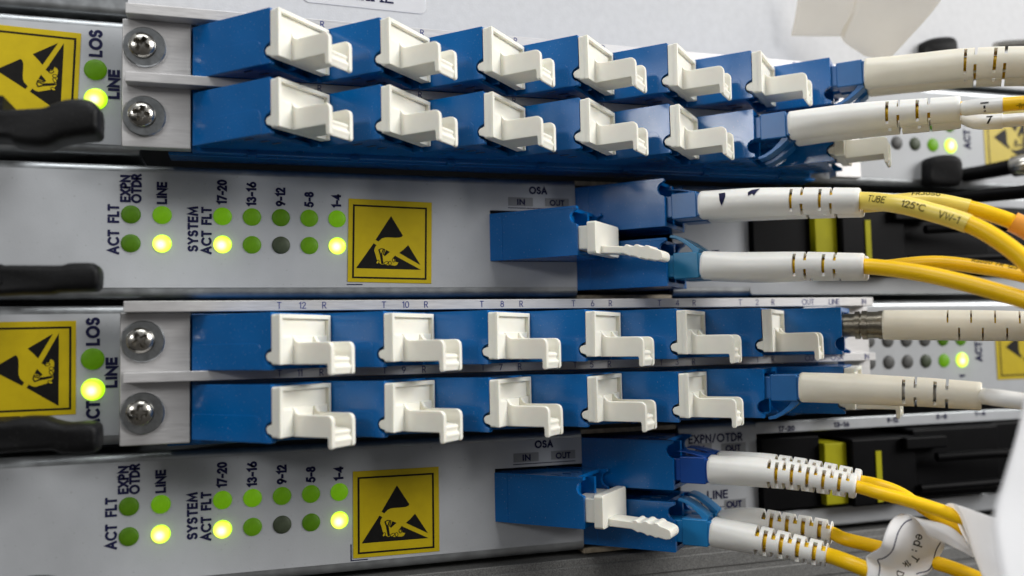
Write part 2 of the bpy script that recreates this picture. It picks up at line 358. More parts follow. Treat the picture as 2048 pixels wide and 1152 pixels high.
# ------------------------------------------------------------------ adapter (duplex, 45 degrees to the panel)
R2 = math.sqrt(2)
def axmap(tip, zt, flip=1):
    """a: along the insertion axis, out of the adapter; b: across, into the panel; z: up from the row top"""
    return lambda a, b, z: (tip[0]+(a+b)/R2, tip[1]+(b-a)/R2, zt+flip*z)
def adapter_outline(L):
    pts = [(-L, -9.3), (-.1, -9.3)]
    pts += [(0, -9.2), (0, -8.75)]
    pts += [(1.4*math.cos(math.radians(t))*-1, -7.25-1.35*math.sin(math.radians(t))) for t in (75, 55, 35, 15, -10, -35, -60, -80)]
    pts += [(0, -5.7), (0, -.1), (-.1, 0), (-L, 0)]
    return pts
def adapter(parent, tip, zt, L=17.6, flip=1, name='fibre_adapter', B=12.7):
    lo_ = flip > 0
    T = axmap(tip, zt, flip); mb = MB()
    P = adapter_outline(L)
    mb.prism(P, lambda a, z, b: T(a, b, z), 0, 1.0)                 # near side wall
    mb.prism(P, lambda a, z, b: T(a, b, z), B-1.0, B)                # far side wall
    Q = [(-L, -9.25), (-3.0, -9.25), (-3.0, -.05), (-L, -.05)]
    mb.prism(Q, lambda a, z, b: T(a, b, z), 1.0, B-1.0)              # body behind the ports
    mb.prism([(-3, -.9), (-.05, -.9), (-.05, 0-.03), (-3, -.03)], lambda a, z, b: T(a, b, z), 1.0, B-1.0)   # top lip
    mb.prism([(-3, -9.28), (-1.6, -9.28), (-1.6, -8.6), (-3, -8.6)], lambda a, z, b: T(a, b, z), 1.0, B-1.0)
    mb.prism([(-3, -8.6), (-.3, -8.6), (-.3, -.9), (-3, -.9)], lambda a, z, b: T(a, b, z), 5.9, 6.8)        # septum
    # raised lower half of the side with a rounded corner
    if lo_: mb.prism([(-L, -9.2)]+[(-1.9, -9.2), (-2.1, -5.8)]+[(-2.6, -5.2), (-3.4, -4.95)]+[(-L, -4.95)], lambda a, z, b: T(a, b, z), -.07, .02)
    else: mb.prism([(-L+3.1, -9.2), (-.15, -9.2), (-.15, -9.0), (-.15, -8.8), (-L+3.1, -8.8)], lambda a, z, b: T(a, b, z), -.06, .02); mb.prism([(-L, -9.25), (-L+2.9, -9.25), (-L+2.9, -.05), (-L, -.05)], lambda a, z, b: T(a, b, z), -.12, .02)
    # vent slots on the underside, thin dark boxes whose colour stands for the shade inside
    for i, (a0, b0) in enumerate(((-5.2, 1.2), (-3.9, 3.6), (-3.3, 5.8))):
        mb.box(a0-1.9, a0, b0, b0+.5, -9.36, -9.2, 1, T=lambda a, b, z: T(a, b, z))
    return mb.build(name, [M['blue'], M['void']], parent, bevel=.12, seg=2)

# ------------------------------------------------------------------ dust cap with hook handle; local x = a, y = b, z up from the row top
def dust_cap():
    root = empty('dust_plug')
    mb = MB(); T = lambda y, z, x: (x, y, z)
    # cover plate: base, rim and lower shelf
    mb.prism(rrect(-.05, 12.5, -8.45, -.35, .35, 3), T, .12, 1.2)
    o_ = rrect(-.05, 12.5, -8.45, -.35, .35, 3)
    for y0, y1, z0, z1 in ((-.05, .62, -8.45, -.35), (11.9, 12.5, -8.45, -.35), (.62, 11.9, -1.05, -.35)):
        mb.prism(rrect(y0, y1, z0, z1, .12, 2), T, 1.15, 1.95)
    mb.prism([(.6, -8.42), (11.92, -8.42), (11.92, -3.85), (.6, -3.85)], T, 1.15, 1.62)
    mb.prism([(.6, -8.42), (3.2, -8.42), (3.2, -4.1), (.6, -4.1)], T, 1.6, 1.9)
    mb.build('cover_plate', M['white'], root, bevel=.13, seg=2)
    # handle: two walls, floor, hooked lip with two ridges
    mb = MB(); Tb = lambda x, z, y: (x, y, z)
    wall = [(1.5, -8.5), (8.8, -8.5), (8.9, -8.9), (8.9, -10.0), (9.2, -10.3), (9.6, -10.2), (9.75, -9.8), (9.75, -6.0), (9.6, -5.4), (9.2, -5.05), (8.7, -4.95),
            (3.1, -4.95), (2.5, -4.75), (2.1, -4.3), (1.9, -3.9), (1.5, -3.9)]
    mb.prism(wall, Tb, 3.0, 3.85); mb.prism(wall, Tb, 8.15, 9.0)
    floor = [(1.5, -8.45), (8.85, -8.45), (8.95, -8.9), (8.95, -10.15), (9.35, -10.2), (9.5, -9.5), (9.62, -9.3), (9.62, -8.9), (9.3, -8.7), (9.2, -8.2), (9.4, -8.0), (9.3, -7.6), (8.9, -7.4), (5.5, -7.1), (2.2, -6.7), (1.5, -6.6)]
    mb.prism(floor, Tb, 3.7, 8.3)
    mb.build('handle', M['white'], root, bevel=.16, seg=2)
    mb = MB(); mb.prism([(-1.25, -7.0), (-1.0, -7.75), (.3, -8.2), (.3, -6.2), (-.9, -6.55)], lambda x, z, y: (x, y, z), .12, 5.5); mb.box(-.95, .3, 7.1, 12.2, -7.7, -6.75); mb.box(-2.4, .3, 1.3, 5.6, -6.2, -1.6); mb.box(-2.4, .3, 7.1, 11.5, -6.2, -1.6)
    mb.build('plug', M['white'], root, bevel=.15, seg=2)
    return root
cap0 = dust_cap(); cap_used = [False]
ORD = ['leftmost', 'second from left', 'third from left', 'fourth from left', 'fifth from left', 'sixth from left', 'seventh from left']
def place_cap(tip, zt, label):
    c = cap0 if not cap_used[0] else copy_tree(cap0)
    cap_used[0] = True
    c.location = Vector((tip[0], tip[1], zt))*K; c.rotation_euler = (random.uniform(-.008, .008), random.uniform(-.010, .010), -math.pi/4+random.uniform(-.010, .010))
    tag(c, label, 'dust plug', 'white dust plugs in the blue adapter banks')

# ------------------------------------------------------------------ warning sticker
def sticker(parent, c, w, h, rot, tilt, y=-.10, name='warning_sticker'):
    """c: centre (x,z); upright symbol rotated by rot degrees"""
    root_mb = MB()
    th = math.radians(rot+tilt)
    F = lambda u, v, l: (c[0]+math.cos(th)*u*w-math.sin(th)*v*h, y-l, c[1]+math.sin(th)*u*w+math.cos(th)*v*h)
    root_mb.prism([(-.5, -.5), (.5, -.5), (.5, .5), (-.5, .5)], F, 0, .12)
    base = root_mb.build(name, M['yellow'], parent, bevel=.02, seg=1)
    # symbol coordinates taken in a 605-unit square, origin top left
    q = lambda p: (p[0]/605-.5, .5-p[1]/605)
    mb = MB(); LZ = .15
    def poly(pts, l=LZ, mi=0):
        mb.add([F(*q(p), l) for p in pts], [tuple(range(len(pts)))], mi)
    def line(pts, wd, l=LZ, mi=0, closed=False):
        P = [q(p) for p in pts]; n = len(P)
        if closed: P.append(P[0]); n += 1
        vs = []; hw = wd/605/2
        for i, p in enumerate(P):
            a = P[max(0, i-1)] if not (closed and i == 0) else P[-2]; b = P[min(n-1, i+1)] if not (closed and i == n-1) else P[1]
            dx, dy = b[0]-a[0], b[1]-a[1]; L = math.hypot(dx, dy) or 1
            k = 1.41 if closed and len(pts) == 4 else 1
            vs += [F(p[0]-dy/L*hw*k, p[1]+dx/L*hw*k, l), F(p[0]+dy/L*hw*k, p[1]-dx/L*hw*k, l)]
        mb.add(vs, [(2*i, 2*i+1, 2*i+3, 2*i+2) for i in range(n-1)], mi)
    line([(38, 48), (562, 48), (562, 572), (38, 572)], 13, closed=True)
    poly([(305, 115), (392, 255), (385, 265), (365, 272), (330, 274), (290, 273), (262, 275), (240, 283), (222, 300), (216, 306), (196, 294)])
    poly([(432, 325), (523, 470), (367, 385), (395, 362)])
    # lower wedge with the outline of the hand cut from its upper edge
    poly([(182, 320), (202, 333), (190, 352), (186, 372), (196, 405), (206, 440), (60, 505), (62, 500)])
    poly([(60, 505), (206, 440), (222, 462), (240, 474), (262, 470), (285, 478), (310, 477), (335, 480), (352, 474), (362, 456), (372, 440), (526, 505)])
    poly([(372, 440), (318, 415+12), (340, 408), (526, 505)])
    poly([(372, 440), (362, 456), (340, 450), (338, 430), (322, 424), (338, 404), (372, 440)][:6], LZ+.004)
    # fingertips (yellow, raised a touch) and finger lines
    for (x, y_, rx, ry, an) in ((212, 456, 9, 15, 25), (272, 462, 17, 9, -30), (300, 462, 10, 14, 0), (326, 440, 8, 14, -12)):
        pts = []
        for k in range(12):
            t = 2*math.pi*k/12; a, b = rx*math.cos(t), ry*math.sin(t); r = math.radians(an)
            pts.append((x+a*math.cos(r)-b*math.sin(r), y_+a*math.sin(r)+b*math.cos(r)))
        poly(pts, LZ+.01, 1); line(pts, 4.5, LZ+.014, 0, True)
    line([(220, 365), (232, 400), (240, 450), (246, 470)], 9, LZ+.012)
    line([(220, 365), (240, 357), (252, 362), (240, 395), (245, 430), (250, 465)], 7, LZ+.016)
    line([(262, 362), (252, 400), (262, 404), (276, 388), (272, 368)], 6, LZ+.012)
    poly([(272, 366), (300, 380), (262, 412), (256, 404)], LZ+.008)
    line([(240, 357), (262, 362)], 5, LZ+.012)
    mb.build('symbol', [M['blackink'], M['yellow']], base, smooth=False)
    return base

# ------------------------------------------------------------------ LEDs
def led(parent, x, z, r, kind, y=-.1):
    mb = MB(); n = 28; rings = 6; vs = []; fs = []
    for i in range(rings+1):
        t = i/rings; rr = r*math.cos(t*math.pi/2*.98); yy = -.02-.5*math.sin(t*math.pi/2)
        vs += [(rr*math.cos(2*math.pi*k/n), yy, rr*math.sin(2*math.pi*k/n)) for k in range(n)]
    fs = [(i*n+k, i*n+(k+1) % n, (i+1)*n+(k+1) % n, (i+1)*n+k) for i in range(rings) for k in range(n)]
    fs.append(tuple(range(rings*n, rings*n+n)))
    mb.add([(v[0]+x, v[1]+y, v[2]+z) for v in vs], fs)
    return mb.build('indicator_light', M[kind], parent, loc=(x, y, z), ang=60)
glow_count = [0]
def led_light(parent, x, z, y=-1.0):
    l = bpy.data.lights.new('led_glow', 'POINT'); l.energy = .30; l.specular_factor = 0; l.color = (.42, 1, .02); l.shadow_soft_size = .05
    o = bpy.data.objects.new('led_glow', l); COL.objects.link(o); o.location = (x*K, (y-.6)*K, z*K); o.parent = parent
    return o

# ------------------------------------------------------------------ faceplate pieces
def faceplate(parent, x0, x1, z0, z1, name='faceplate', holes=None):
    """bent steel plate with rounded upper and lower edges, returning 14 mm into the rack"""
    r = 1.3; pts = []
    for k in range(7):
        t = math.radians(90*k/6); pts.append((r-r*math.sin(math.pi/2-t)*0-r*math.cos(math.pi/2-t)*0, 0))
    prof = [(14, z1)]+[(r-r*math.sin(math.radians(a)), z1-r+r*math.cos(math.radians(a))) for a in range(0, 91, 15)]
    prof += [(r-r*math.cos(math.radians(a)), z0+r-r*math.sin(math.radians(a))) for a in range(0, 91, 15)]+[(14, z0)]
    th = .8
    prof += [(14, z0+th), (r+th, z0+th), (th, z0+r+th), (th, z1-r-th), (r+th, z1-th), (14, z1-th)]
    mb = MB(); mb.prism(prof, lambda y, z, x: (x, y, z), x0, x1)
    return mb.build(name, M['steel'], parent, ang=40)
def sheet(mb, x0, x1, z0, z1, y=-.1, t=.1, mi=0):
    mb.box(x0, x1, y, y+t, z0, z1, mi)

# lever knob outlines (pixel outline carried to its own distance), solid rounded rubber grips
def lever(parent, outline, dist, thick, name='ejector_lever', stem=None, mats='rubber'):
    P = [at_depth(x, y, dist) for x, y in outline]
    Q = spline(P+[P[0]], 5)[:-1]          # rounded outline
    mb = MB(); n = len(Q); front = Q; dirv = Vector((0, 1, 0))*thick
    rings = []
    cen = sum(Q, Vector())/n
    for sc, dd in ((.45, -.07), (.62, -.06), (.78, -.03), (.9, .03), (.97, .12), (1.0, .25), (1.0, .8), (.97, .9), (.9, .97), (.7, 1.0)):
        rings.append([cen+(p-cen)*sc if False else Vector((cen.x+(p.x-cen.x)*(1-(1-sc)*.25), p.y, cen.z+(p.z-cen.z)*sc))+dirv*dd for p in Q])
    vs = [v for r in rings for v in r]; fs = []
    for i in range(len(rings)-1):
        for k in range(n): fs.append((i*n+k, i*n+(k+1) % n, (i+1)*n+(k+1) % n, (i+1)*n+k))
    fs += [tuple(range(n))[::-1], tuple(range((len(rings)-1)*n, len(rings)*n))]
    mb.add(vs, fs)
    if stem:
        (x0, x1, z0, z1) = stem; ms = MB(); o_ = Vector(parent.location)/K; ms.box(x0-3, x1, cen.y+thick*.5, -.2, z0, z1); ms.build('lever_stem', M[mats], parent)
    if parent:
        L = Vector(parent.location)/K; mb.v = [tuple(Vector(v)-L) for v in mb.v]
    return mb.build(name, M[mats], parent, ang=75)

# ------------------------------------------------------------------ adapter-bank card (first and third rows)
TIPX, TIPY = -2.45, -18.15
def tip(i): return (TIPX+18*i, TIPY)
def bank_card(z0, label, sticker_tilt):
    root = empty('adapter_card', (0, 0, z0)); tag(root, label, 'adapter card', 'adapter cards in the rack')
    # steel faceplate left and right of the bank, printed overlays on top
    faceplate(root, -110, -24, -21.6, 2.2); faceplate(root, 110, 330, -21.6, 2.2)
    mb = MB(); sheet(mb, -110, -26.9, -19.9, .8); mb.build('printed_overlay', M['panel'], root)
    mb = MB(); sheet(mb, 117, 330, -19.9, .8); mb.build('printed_overlay', M['panel'], root)
    # blue adapter bank
    mb = MB(); mb.box(-15.2, 110, -4.6, 3, -21.6, .5)
    mb.build('bank_body', M['blue'], root, bevel=.3)
    mb = MB(); mb.box(-19, 112, -3.2, 2, -21.9, -21.3)
    for i in range(7):
        x = -6+18*i; mb.box(x, x+1.6, -4.95, -3.3, -21.9, -21.0)
    mb.build('bank_ledge', M['blue'], root, bevel=.15)
    for row, zt in enumerate((.1, -11.5)):
        # rounded left end of the row
        mb = MB(); mb.prism(rrect(-15.2, 0, zt-9.3, zt, 1.1, 5, (1, 0, 0, 1)), lambda x, z, y: (x, y, z), -5.75, -4.4)
        mb.v = [v for v in mb.v]
        for i in range(7): adapter(root, tip(i), zt)
    # aluminium bracket: end plates and the two lettered rails
    br = MB(); br.box(-26.2, -15.25, -5.5, -3.2, -21.3, .72)
    bracket = br.build('bracket', M['alu'], root, bevel=.2)
    br = MB(); br.box(115.6, 122.2, -5.5, -3.2, -21.3, .72); br.build('bracket_end', M['alu'], bracket, bevel=.2)
    for zz0, zz1 in ((.7, 2.5), (-10.85, -9.2)):
        br = MB(); br.box(-25.4, 121.4, -8.3, -5.2, zz0, zz1); br.build('rail', M['alu'], bracket, bevel=.12)
    for k, zz in enumerate((-4.1, -16.0)):
        # screw and washer
        xw = -22.65
        mb = MB(); n = 40
        prof = [(1.9, 0), (1.9, .55), (3.3, .55), (3.45, .4), (3.45, 0)]
        vs = [(xw+r*math.cos(2*math.pi*j/n), -5.5-h, zz+r*math.sin(2*math.pi*j/n)) for r, h in prof for j in range(n)]
        fs = [(i*n+j, i*n+(j+1) % n, (i+1)*n+(j+1) % n, (i+1)*n+j) for i in range(4) for j in range(n)]
        mb.add(vs, fs); mb.build('washer', M['washer'], bracket, ang=40)
        mb = MB(); n = 64; rings = 22; xs, zs = xw-.35, zz+.15; rot = random.uniform(0, 1.5)
        vs = []
        for i in range(rings+1):
            rr = 2.15*(1-i/rings)+1e-4
            for j in range(n):
                a = 2*math.pi*j/n; u, v = rr*math.cos(a), rr*math.sin(a)
                h = .6+1.35*math.sqrt(max(0, 1-(rr/2.3)**2))
                cu, cv = u*math.cos(rot)-v*math.sin(rot), u*math.sin(rot)+v*math.cos(rot)
                au, av = abs(cu), abs(cv)
                d = max(0, min(1, (.40-min(au, av))*7))*max(0, min(1, (1.34-max(au, av))*6))
                if rr < .6: d = max(d, min(1, (.6-rr)*6))
                h -= d*1.35
                vs.append((xs+u, -5.5-h, zs+v))
        fs = [(i*n+j, i*n+(j+1) % n, (i+1)*n+(j+1) % n, (i+1)*n+j) for i in range(rings) for j in range(n)]
        vs += [(xs+2.15*math.cos(2*math.pi*j/n), -5.6, zs+2.15*math.sin(2*math.pi*j/n)) for j in range(n)]
        b0 = (rings+1)*n; fs += [(j, (j+1) % n, b0+(j+1) % n, b0+j) for j in range(n)]
        mb.add(vs, fs); mb.build('screw', M['screw'], bracket, ang=50)
    # lettering on the rails
    def rt(t, x, z, w=None):
        mb = MB(); lettering(mb, t, 1.04, .14, panel_map(x, z, 0, -8.3), 1.0 if not w else w/(text_width(t, .25)*1.16), .25, .035)
        mb.build('lettering', M['inkthin'], bracket, smooth=False)
    for i in range(6):
        x = -.75+18*i
        rt('T', x, 1.62); rt(str(12-2*i), x+3.9, 1.62); rt('R', x+7.6, 1.62)
        rt('T', x, -10.0); rt(str(11-2*i), x+3.4, -10.0); rt('R', x+7.05, -10.0)
    for t, x, z in (('OUT', 105.2, 1.62), ('LINE', 111.6, 1.62), ('IN', 119.0, 1.62), ('OUT', 105.4, -10.0), ('OSA', 111.7, -10.0), ('IN', 119.1, -10.0)): rt(t, x, z)
    # left end: lamp, lettering, sticker
    for t, px, py, h, L in (('LOS', 186, 663, 2.05, 4.7), ('LINE', 223, 745, 1.75, 5.1), ('ACT', 186, 829, 2.05, 4.6)):
        panel_text(root, t, px, py, h, .42, 90, -.1, L)
    def at(px, py): p = on_plane(px, py, -.1); return p.x, p.z
    led(root, *at(185.5, 718), 1.85, 'dim1'); x, z = at(186, 779); led(root, x, z, 1.9, 'lit'); led_light(root, x, z)
    xr, zt_ = at(153, 642); xb, zb = at(153, 829); w = zt_-zb
    sticker(root, (xr-w/2, (zt_+zb)/2), w, w, 90, sticker_tilt)
    # right end: lamp matrix, lettering, sticker
    kinds = {0: ('grey_off',)*2, 1: ('grey_off',)*2, 2: ('grey_off',)*2, 3: ('grey_off', 'green_off'), 4: ('dim0', 'dim2'), 5: ('dim1', 'lit')}
    for i in range(6):
        for j, zz in enumerate((-6.8, -11.65)):
            x = 126.5+5.08*i; led(root, x, zz, 1.75 if kinds[i][j] == 'lit' else 1.55, kinds[i][j])
    led_light(root, 126.5+5.08*5, -11.65)
    panel_text(root, 'ACT', 1957, 703, 1.9, .42, 90, -.1, 4.6); panel_text(root, 'LOS', 1957, 655, 1.9, .42, 90, -.1, 4.6)
    panel_text(root, '1', 1925, 752, 1.4, .42, 90, -.1)
    x, z = at(1990, 690); sticker(root, (x+7.6, -9.0), 15, 15, 90, .3)
    return root
cardA = bank_card(50, 'upper card with two rows of blue adapters, under the pale top panel', -2.0)
cardC = bank_card(0, 'lower card with two rows of blue adapters, rail printed T 12 R clearly readable', .4)
UPC = {50: 'upper', 0: 'lower'}
for z0, bank in ((50, 'upper'), (0, 'lower')):
    for i in range(6):
        nm = 'white dust plug, %s in the top row of the %s blue adapter card' % (ORD[i], bank)
        if z0 == 0: nm = 'white dust plug below the printed T %d R of the lower blue adapter card' % (12-2*i)
        place_cap(tip(i), z0+.1, nm)
    for i in (0, 1, 2, 3, 4):
        nm = 'white dust plug, %s in the bottom row of the %s blue adapter card' % (ORD[i], bank)
        if z0 == 0: nm = 'white dust plug below the printed T %d R of the lower blue adapter card' % (11-2*i)
        place_cap(tip(i), z0-11.5, nm)
    place_cap(tip(6), z0-11.5, 'white dust plug half hidden behind cable boots, right end of the %s blue card' % bank)

# ------------------------------------------------------------------ lamp card (second and fourth rows)
def lamp_card(z0, label, st, tilt, bright):
    root = empty('line_card', (0, 0, z0)); tag(root, label, 'line card', 'line cards in the rack')
    zz0, zz1 = 3.4, 26.9
    # faceplate: left part with a slot for the angled adapter, then the open bay, then the right part
    faceplate(root, -110, 39.4, zz0, zz1)
    mb = MB(); 
    faceplate(root, 57.35, 57.4, zz0, zz1) if False else None
    r = 1.3
    for (a, b, up) in ((zz0, 10.3, 0), (20.35, zz1, 1)):
        if up: prof = [(14, b)]+[(r-r*math.sin(math.radians(t)), b-r+r*math.cos(math.radians(t))) for t in range(0, 91, 15)]+[(0, a), (.8, a), (.8, b-2), (2, b-.8), (14, b-.8)]
        else: prof = [(0, b)]+[(r-r*math.cos(math.radians(t)), a+r-r*math.sin(math.radians(t))) for t in range(0, 91, 15)]+[(14, a), (14, a+.8), (2, a+.8), (.8, a+2), (.8, b)]
        mb = MB(); mb.prism(prof, lambda y, z, x: (x, y, z), 39.4, 57.4); mb.build('faceplate', M['steel'], root, ang=40)
    # right part around the open module bay
    for xa, xb in ((78.8, 97),): faceplate(root, xa, xb, zz0, zz1)
    for za, zb in ((24.0, 26.6), (3.5, 7.6)):
        mb = MB(); mb.box(97, 330, 0, 1, za, zb); mb.build('faceplate', M['steel'], root, bevel=.3)
    # overlays
    z1, z2 = 5.25, 25.5
    mb = MB(); P = [(-110, z1), (57.3, z1), (57.3, 10.3), (39.45, 10.3), (39.45, 20.35), (57.3, 20.35), (57.3, z2), (-110, z2)]
    mb.prism([P[0], P[1], P[2], P[3]]+[(-110, 10.3)], lambda x, z, y: (x, y, z), -.1, .01)
    mb.box(-110, 39.45, -.1, .01, 10.3, 20.35); mb.box(-110, 57.3, -.1, .01, 20.35, z2)
    mb.build('printed_overlay', M['panel'], root, smooth=False)
    mb = MB(); mb.box(78.9, 96.9, -.1, .01, z1, z2); mb.box(96.9, 330, -.1, .01, 24.2, z2+.6); mb.box(96.9, 330, -.1, .01, 4.0, 7.4)
    mb.build('printed_overlay', M['panel'], root, smooth=False)
    for za, zb in ((2.6, 3.7), (26.0, 26.9)):
        mb = MB(); mb.box(57.6, 78.6, .6, 12, za, zb); mb.build('bay_plate', M['tan'], root, bevel=.1)
    # adapters, mounted latch side up
    adapter(root, (52.45, -13.05), 10.35, 18.6, -1, B=12.7)
    adapter(root, (70.6, -13.1), 16.1, 18.6, -1); adapter(root, (70.6, -13.1), 4.6, 18.6, -1)
    mb = MB(); mb.box(57.6, 97, 20, 21, 2, 28); mb.build('bay_dark_sheet', M['void'], root)  # near-black sheet stands in for the shade deep in the bay
    # lamps
    xs = [-25.25, -20.2]+[-10.15+5.04*k for k in range(5)]
    low = ['dim0', 'lit', 'lit', 'dim1', 'green_off', 'dim1', 'lit']; up = ['dim0', 'dim2', 'dim2', 'dim1', 'dim0', 'dim1', 'dim2']
    if bright: up = ['dim0', 'dim2', 'dim2', 'dim2', 'dim1', 'dim1', 'dim2']; low[3] = 'dim1'; low[5] = 'dim0'
    for x, a, b in zip(xs, low, up):
        led(root, x, 12.96, 1.6, a); led(root, x, 18.0, 1.6, b)
        if a == 'lit': led_light(root, x, 12.96)
    # lettering (read off the second card's pixels)
    for t, px, py, h, L in (('ACT', 227, 484, 1.75, 4.2), ('FLT', 227, 427, 1.75, 3.2), ('EXPN', 251, 377, 1.6, 4.7), ('OTDR', 273, 377, 1.6, 5.1),
                            ('LINE', 324, 386, 1.6, 3.9), ('SYSTEM', 386, 458, 1.65, 8.0), ('ACT FLT', 413, 461, 1.65, 8.4), ('17-20', 444, 384, 1.6, 4.4),
                            ('13-16', 503, 388, 1.6, 4.4), ('9-12', 561, 394, 1.6, 3.4), ('5-8', 618, 399, 1.6, 2.8), ('1-4', 673, 402, 1.6, 2.45)):
        panel_text(root, t, px, py, h, .34, 90, -.1, L)
    for x0, x1, y0, y1, dz in ((1016, 1066, 394, 413, 0), (1090, 1138, 396, 414, 0), (1375, 1424, 888, 908, 50), (1442, 1492, 887, 906, 50), (1372, 1420, 999, 1018, 50), (1448, 1492, 1000, 1018, 50)):
        mb = MB(); a, b = on_plane(x0, y0, -.1), on_plane(x1, y1, -.1); mb.box(a.x, b.x, -.14, -.1, b.z+dz, a.z+dz)
        mb.build('label_patch', M['patch'], root, smooth=False)
    for x0, x1, y, dz in ((1016, 1138, 415.5, 0), (1375, 1492, 909, 50), (1372, 1492, 1019.5, 50)):
        mb = MB(); a, b = on_plane(x0, y, -.1), on_plane(x1, y, -.1); mb.box(a.x, b.x, -.13, -.1, a.z+dz-.08, a.z+dz+.08)
        mb.build('underline', M['ink'], root, smooth=False)
    panel_text(root, 'OSA', 1076, 381, 1.45, .3, 0, -.1, 3.75); panel_text(root, 'IN', 1042, 404, 1.15, .24, 0, -.14, 1.6); panel_text(root, 'OUT', 1114, 406, 1.15, .24, 0, -.14, 3.1)
    panel_text(root, 'EXPN/OTDR', 1431, 876, 1.7, .3, 0, -.1, 12.6, 50); panel_text(root, 'IN', 1400, 898, 1.3, .28, 0, -.14, 1.9, 50); panel_text(root, 'OUT', 1466, 896, 1.3, .28, 0, -.14, 3.6, 50)
    panel_text(root, 'LINE', 1435, 989, 1.7, .3, 0, -.1, 4.8, 50); panel_text(root, 'IN', 1396, 1008, 1.3, .28, 0, -.14, 1.9, 50); panel_text(root, 'OUT', 1468, 1008, 1.3, .28, 0, -.14, 3.6, 50)
    for t, px, py in (('17-20', 1573, 857), ('13-16', 1683, 849), ('9-12', 1785, 840), ('5-8', 1883, 833), ('1-4', 1960, 827)):
        panel_text(root, t, px, py, 1.1, .25, 0, -.1, 4.0 if len(t) > 4 else 3.0, 50)
    # sticker from its four corners
    c = [on_plane(x, y, -.1) for x, y in st]; cx = sum(p.x for p in c)/4; cz = sum(p.z for p in c)/4-z0
    w = ((c[1].x-c[0].x)+(c[2].x-c[3].x))/2; h = ((c[0].z-c[3].z)+(c[1].z-c[2].z))/2
    sticker(root, (cx, cz), w, h, 0, tilt)
    mb = MB(); x0, zb = cx-w/2, cz-h/2
    mb.box(x0-.3, x0+2.6, -.14, -.1, zb-.42, zb-.24)
    if z0 < 0: mb.box(x0-.5, x0-.3, -.14, -.1, zb-.42, zb+2.6)
    mb.build('registration_mark', M['ink'], root, smooth=False)
    return root
cardB = lamp_card(0, 'upper line card with one row of paired green lamps, between the two blue adapter cards', [(696, 396), (864, 406), (862, 566), (696, 565)], -1.2, 0)
cardD = lamp_card(-50, 'bottom line card with paired green lamps, under the lower blue adapter card', [(706, 943), (878, 933), (878, 1103), (706, 1116)], -.3, 1)

# black connectors standing in the module bays
def module(z0, label):
    root = empty('cable_module', (97, 0, z0)); tag(root, label, 'module', 'black cable modules in the line cards')
    X = 97
    def b(name, x0, x1, y0, y1, za, zb, m, bev=.3):
        mb = MB(); mb.box(x0-X, x1-X, y0, y1, za, zb); return mb.build(name, M[m], root, bevel=bev)
    b('housing', 97.1, 111.5, -1.5, 14, 8.2, 23.2, 'black'); b('insulator', 111.5, 117.2, -3.0, 10, 8.6, 21.6, 'hyellow')
    b('plug_body', 117.2, 134, -4.5, 10, 8.0, 22.4, 'black', .6); b('stripe', 123.2, 124.6, -4.75, -4.4, 8.7, 19.6, 'hyellow', .05)
    b('plug_body', 134, 158, -3.5, 10, 8.5, 23.6, 'black', .6); b('latch', 130, 141, -6.2, -4.4, 19.6, 22.2, 'black', .4)
    b('plug_body', 158, 215, -1, 10, 7.8, 23.8, 'black', .6)
    mb = MB(); P_ = Path([(138-X, -6, 17.6), (152-X, -9, 18.0), (168-X, -12, 17.6), (190-X, -16, 17)]); tube(mb, P_, 0, P_.L, 1.0, 14)
    mb.build('cable', M['black'], root)
    mb = MB(); P_ = Path([(134-X, -5, 11), (150-X, -7, 11.4), (168-X, -9, 12)]); tube(mb, P_, 0, P_.L, .9, 14); mb.build('cable', M['black'], root)
    return root
module(0, 'black cable module with a yellow band behind the marked white boots')
module(-50, 'black cable module with a yellow band above the curled paper label')

# ------------------------------------------------------------------ pale top panel and grained bottom plate
top = empty('blank_panel', (0, 0, 53)); tag(top, 'pale grey blank panel along the top edge, carrying a white label', 'panel')
faceplate(top, -110, 330, .2, 60)
mb = MB(); mb.box(-26, 330, -.1, .01, .35, 58); mb.build('painted_face', M['panel_top'], top, bevel=.02)
mb = MB()
a = on_plane(850, 26); 
mb.prism([(x+4.4, z-.012*x) for x, z in rrect(-.5, 23, 5.6, 17, 1.4, 6)], lambda x, z, y: (x*math.cos(-.0)+0, y, z), -.22, -.08)
lab = mb.build('name_label', M['paper'], top, smooth=False)
mb = MB(); p = on_plane(704, -15); lettering(mb, 'CENTRAL', 2.4, .34, panel_map(p.x, p.z-53, -1.2, -.22), 1.0, .32, .03, serif=True); mb.build('lettering', M['ink'], lab, smooth=False)
bot = empty('vent_plate', (0, 0, -49)); tag(bot, 'dark grained steel plate along the bottom edge with fine grooves', 'panel')
mb = MB(); mb.box(-110, 330, -1.0, 12, -40, 1.2)
for k in range(8): mb.box(-110, 330, -1.35, -.9, -3.2-4.1*k, -.2-4.1*k)
mb.build('grained_face', M['grain'], bot, bevel=.35)

# ------------------------------------------------------------------ levers
UL = [(-60, 240), (-60, 222), (8, 217), (60, 214), (85, 212), (105, 204), (128, 196), (150, 194), (176, 196), (192, 206), (199, 220), (199, 250), (198, 262), (188, 269), (150, 273), (118, 279), (102, 287), (82, 291), (55, 290), (25, 285), (8, 276), (-60, 270)]
MLv = [(-60, 532), (5, 529), (70, 529), (120, 529), (136, 525), (160, 524), (184, 525), (195, 532), (199, 542), (199, 563), (196, 575), (186, 581), (150, 582), (112, 583), (98, 586), (50, 587), (-60, 586)]
LLv = [(-60, 848), (0, 844), (25, 838), (50, 835), (85, 836), (102, 842), (130, 848), (165, 846), (188, 848), (196, 858), (197, 880), (195, 898), (185, 907), (150, 910), (118, 908), (100, 902), (40, 905), (-60, 906)]
BLv = [(-60, 1175), (20, 1160), (40, 1150), (70, 1147), (100, 1150), (120, 1165), (130, 1190), (60, 1200), (-60, 1200)]
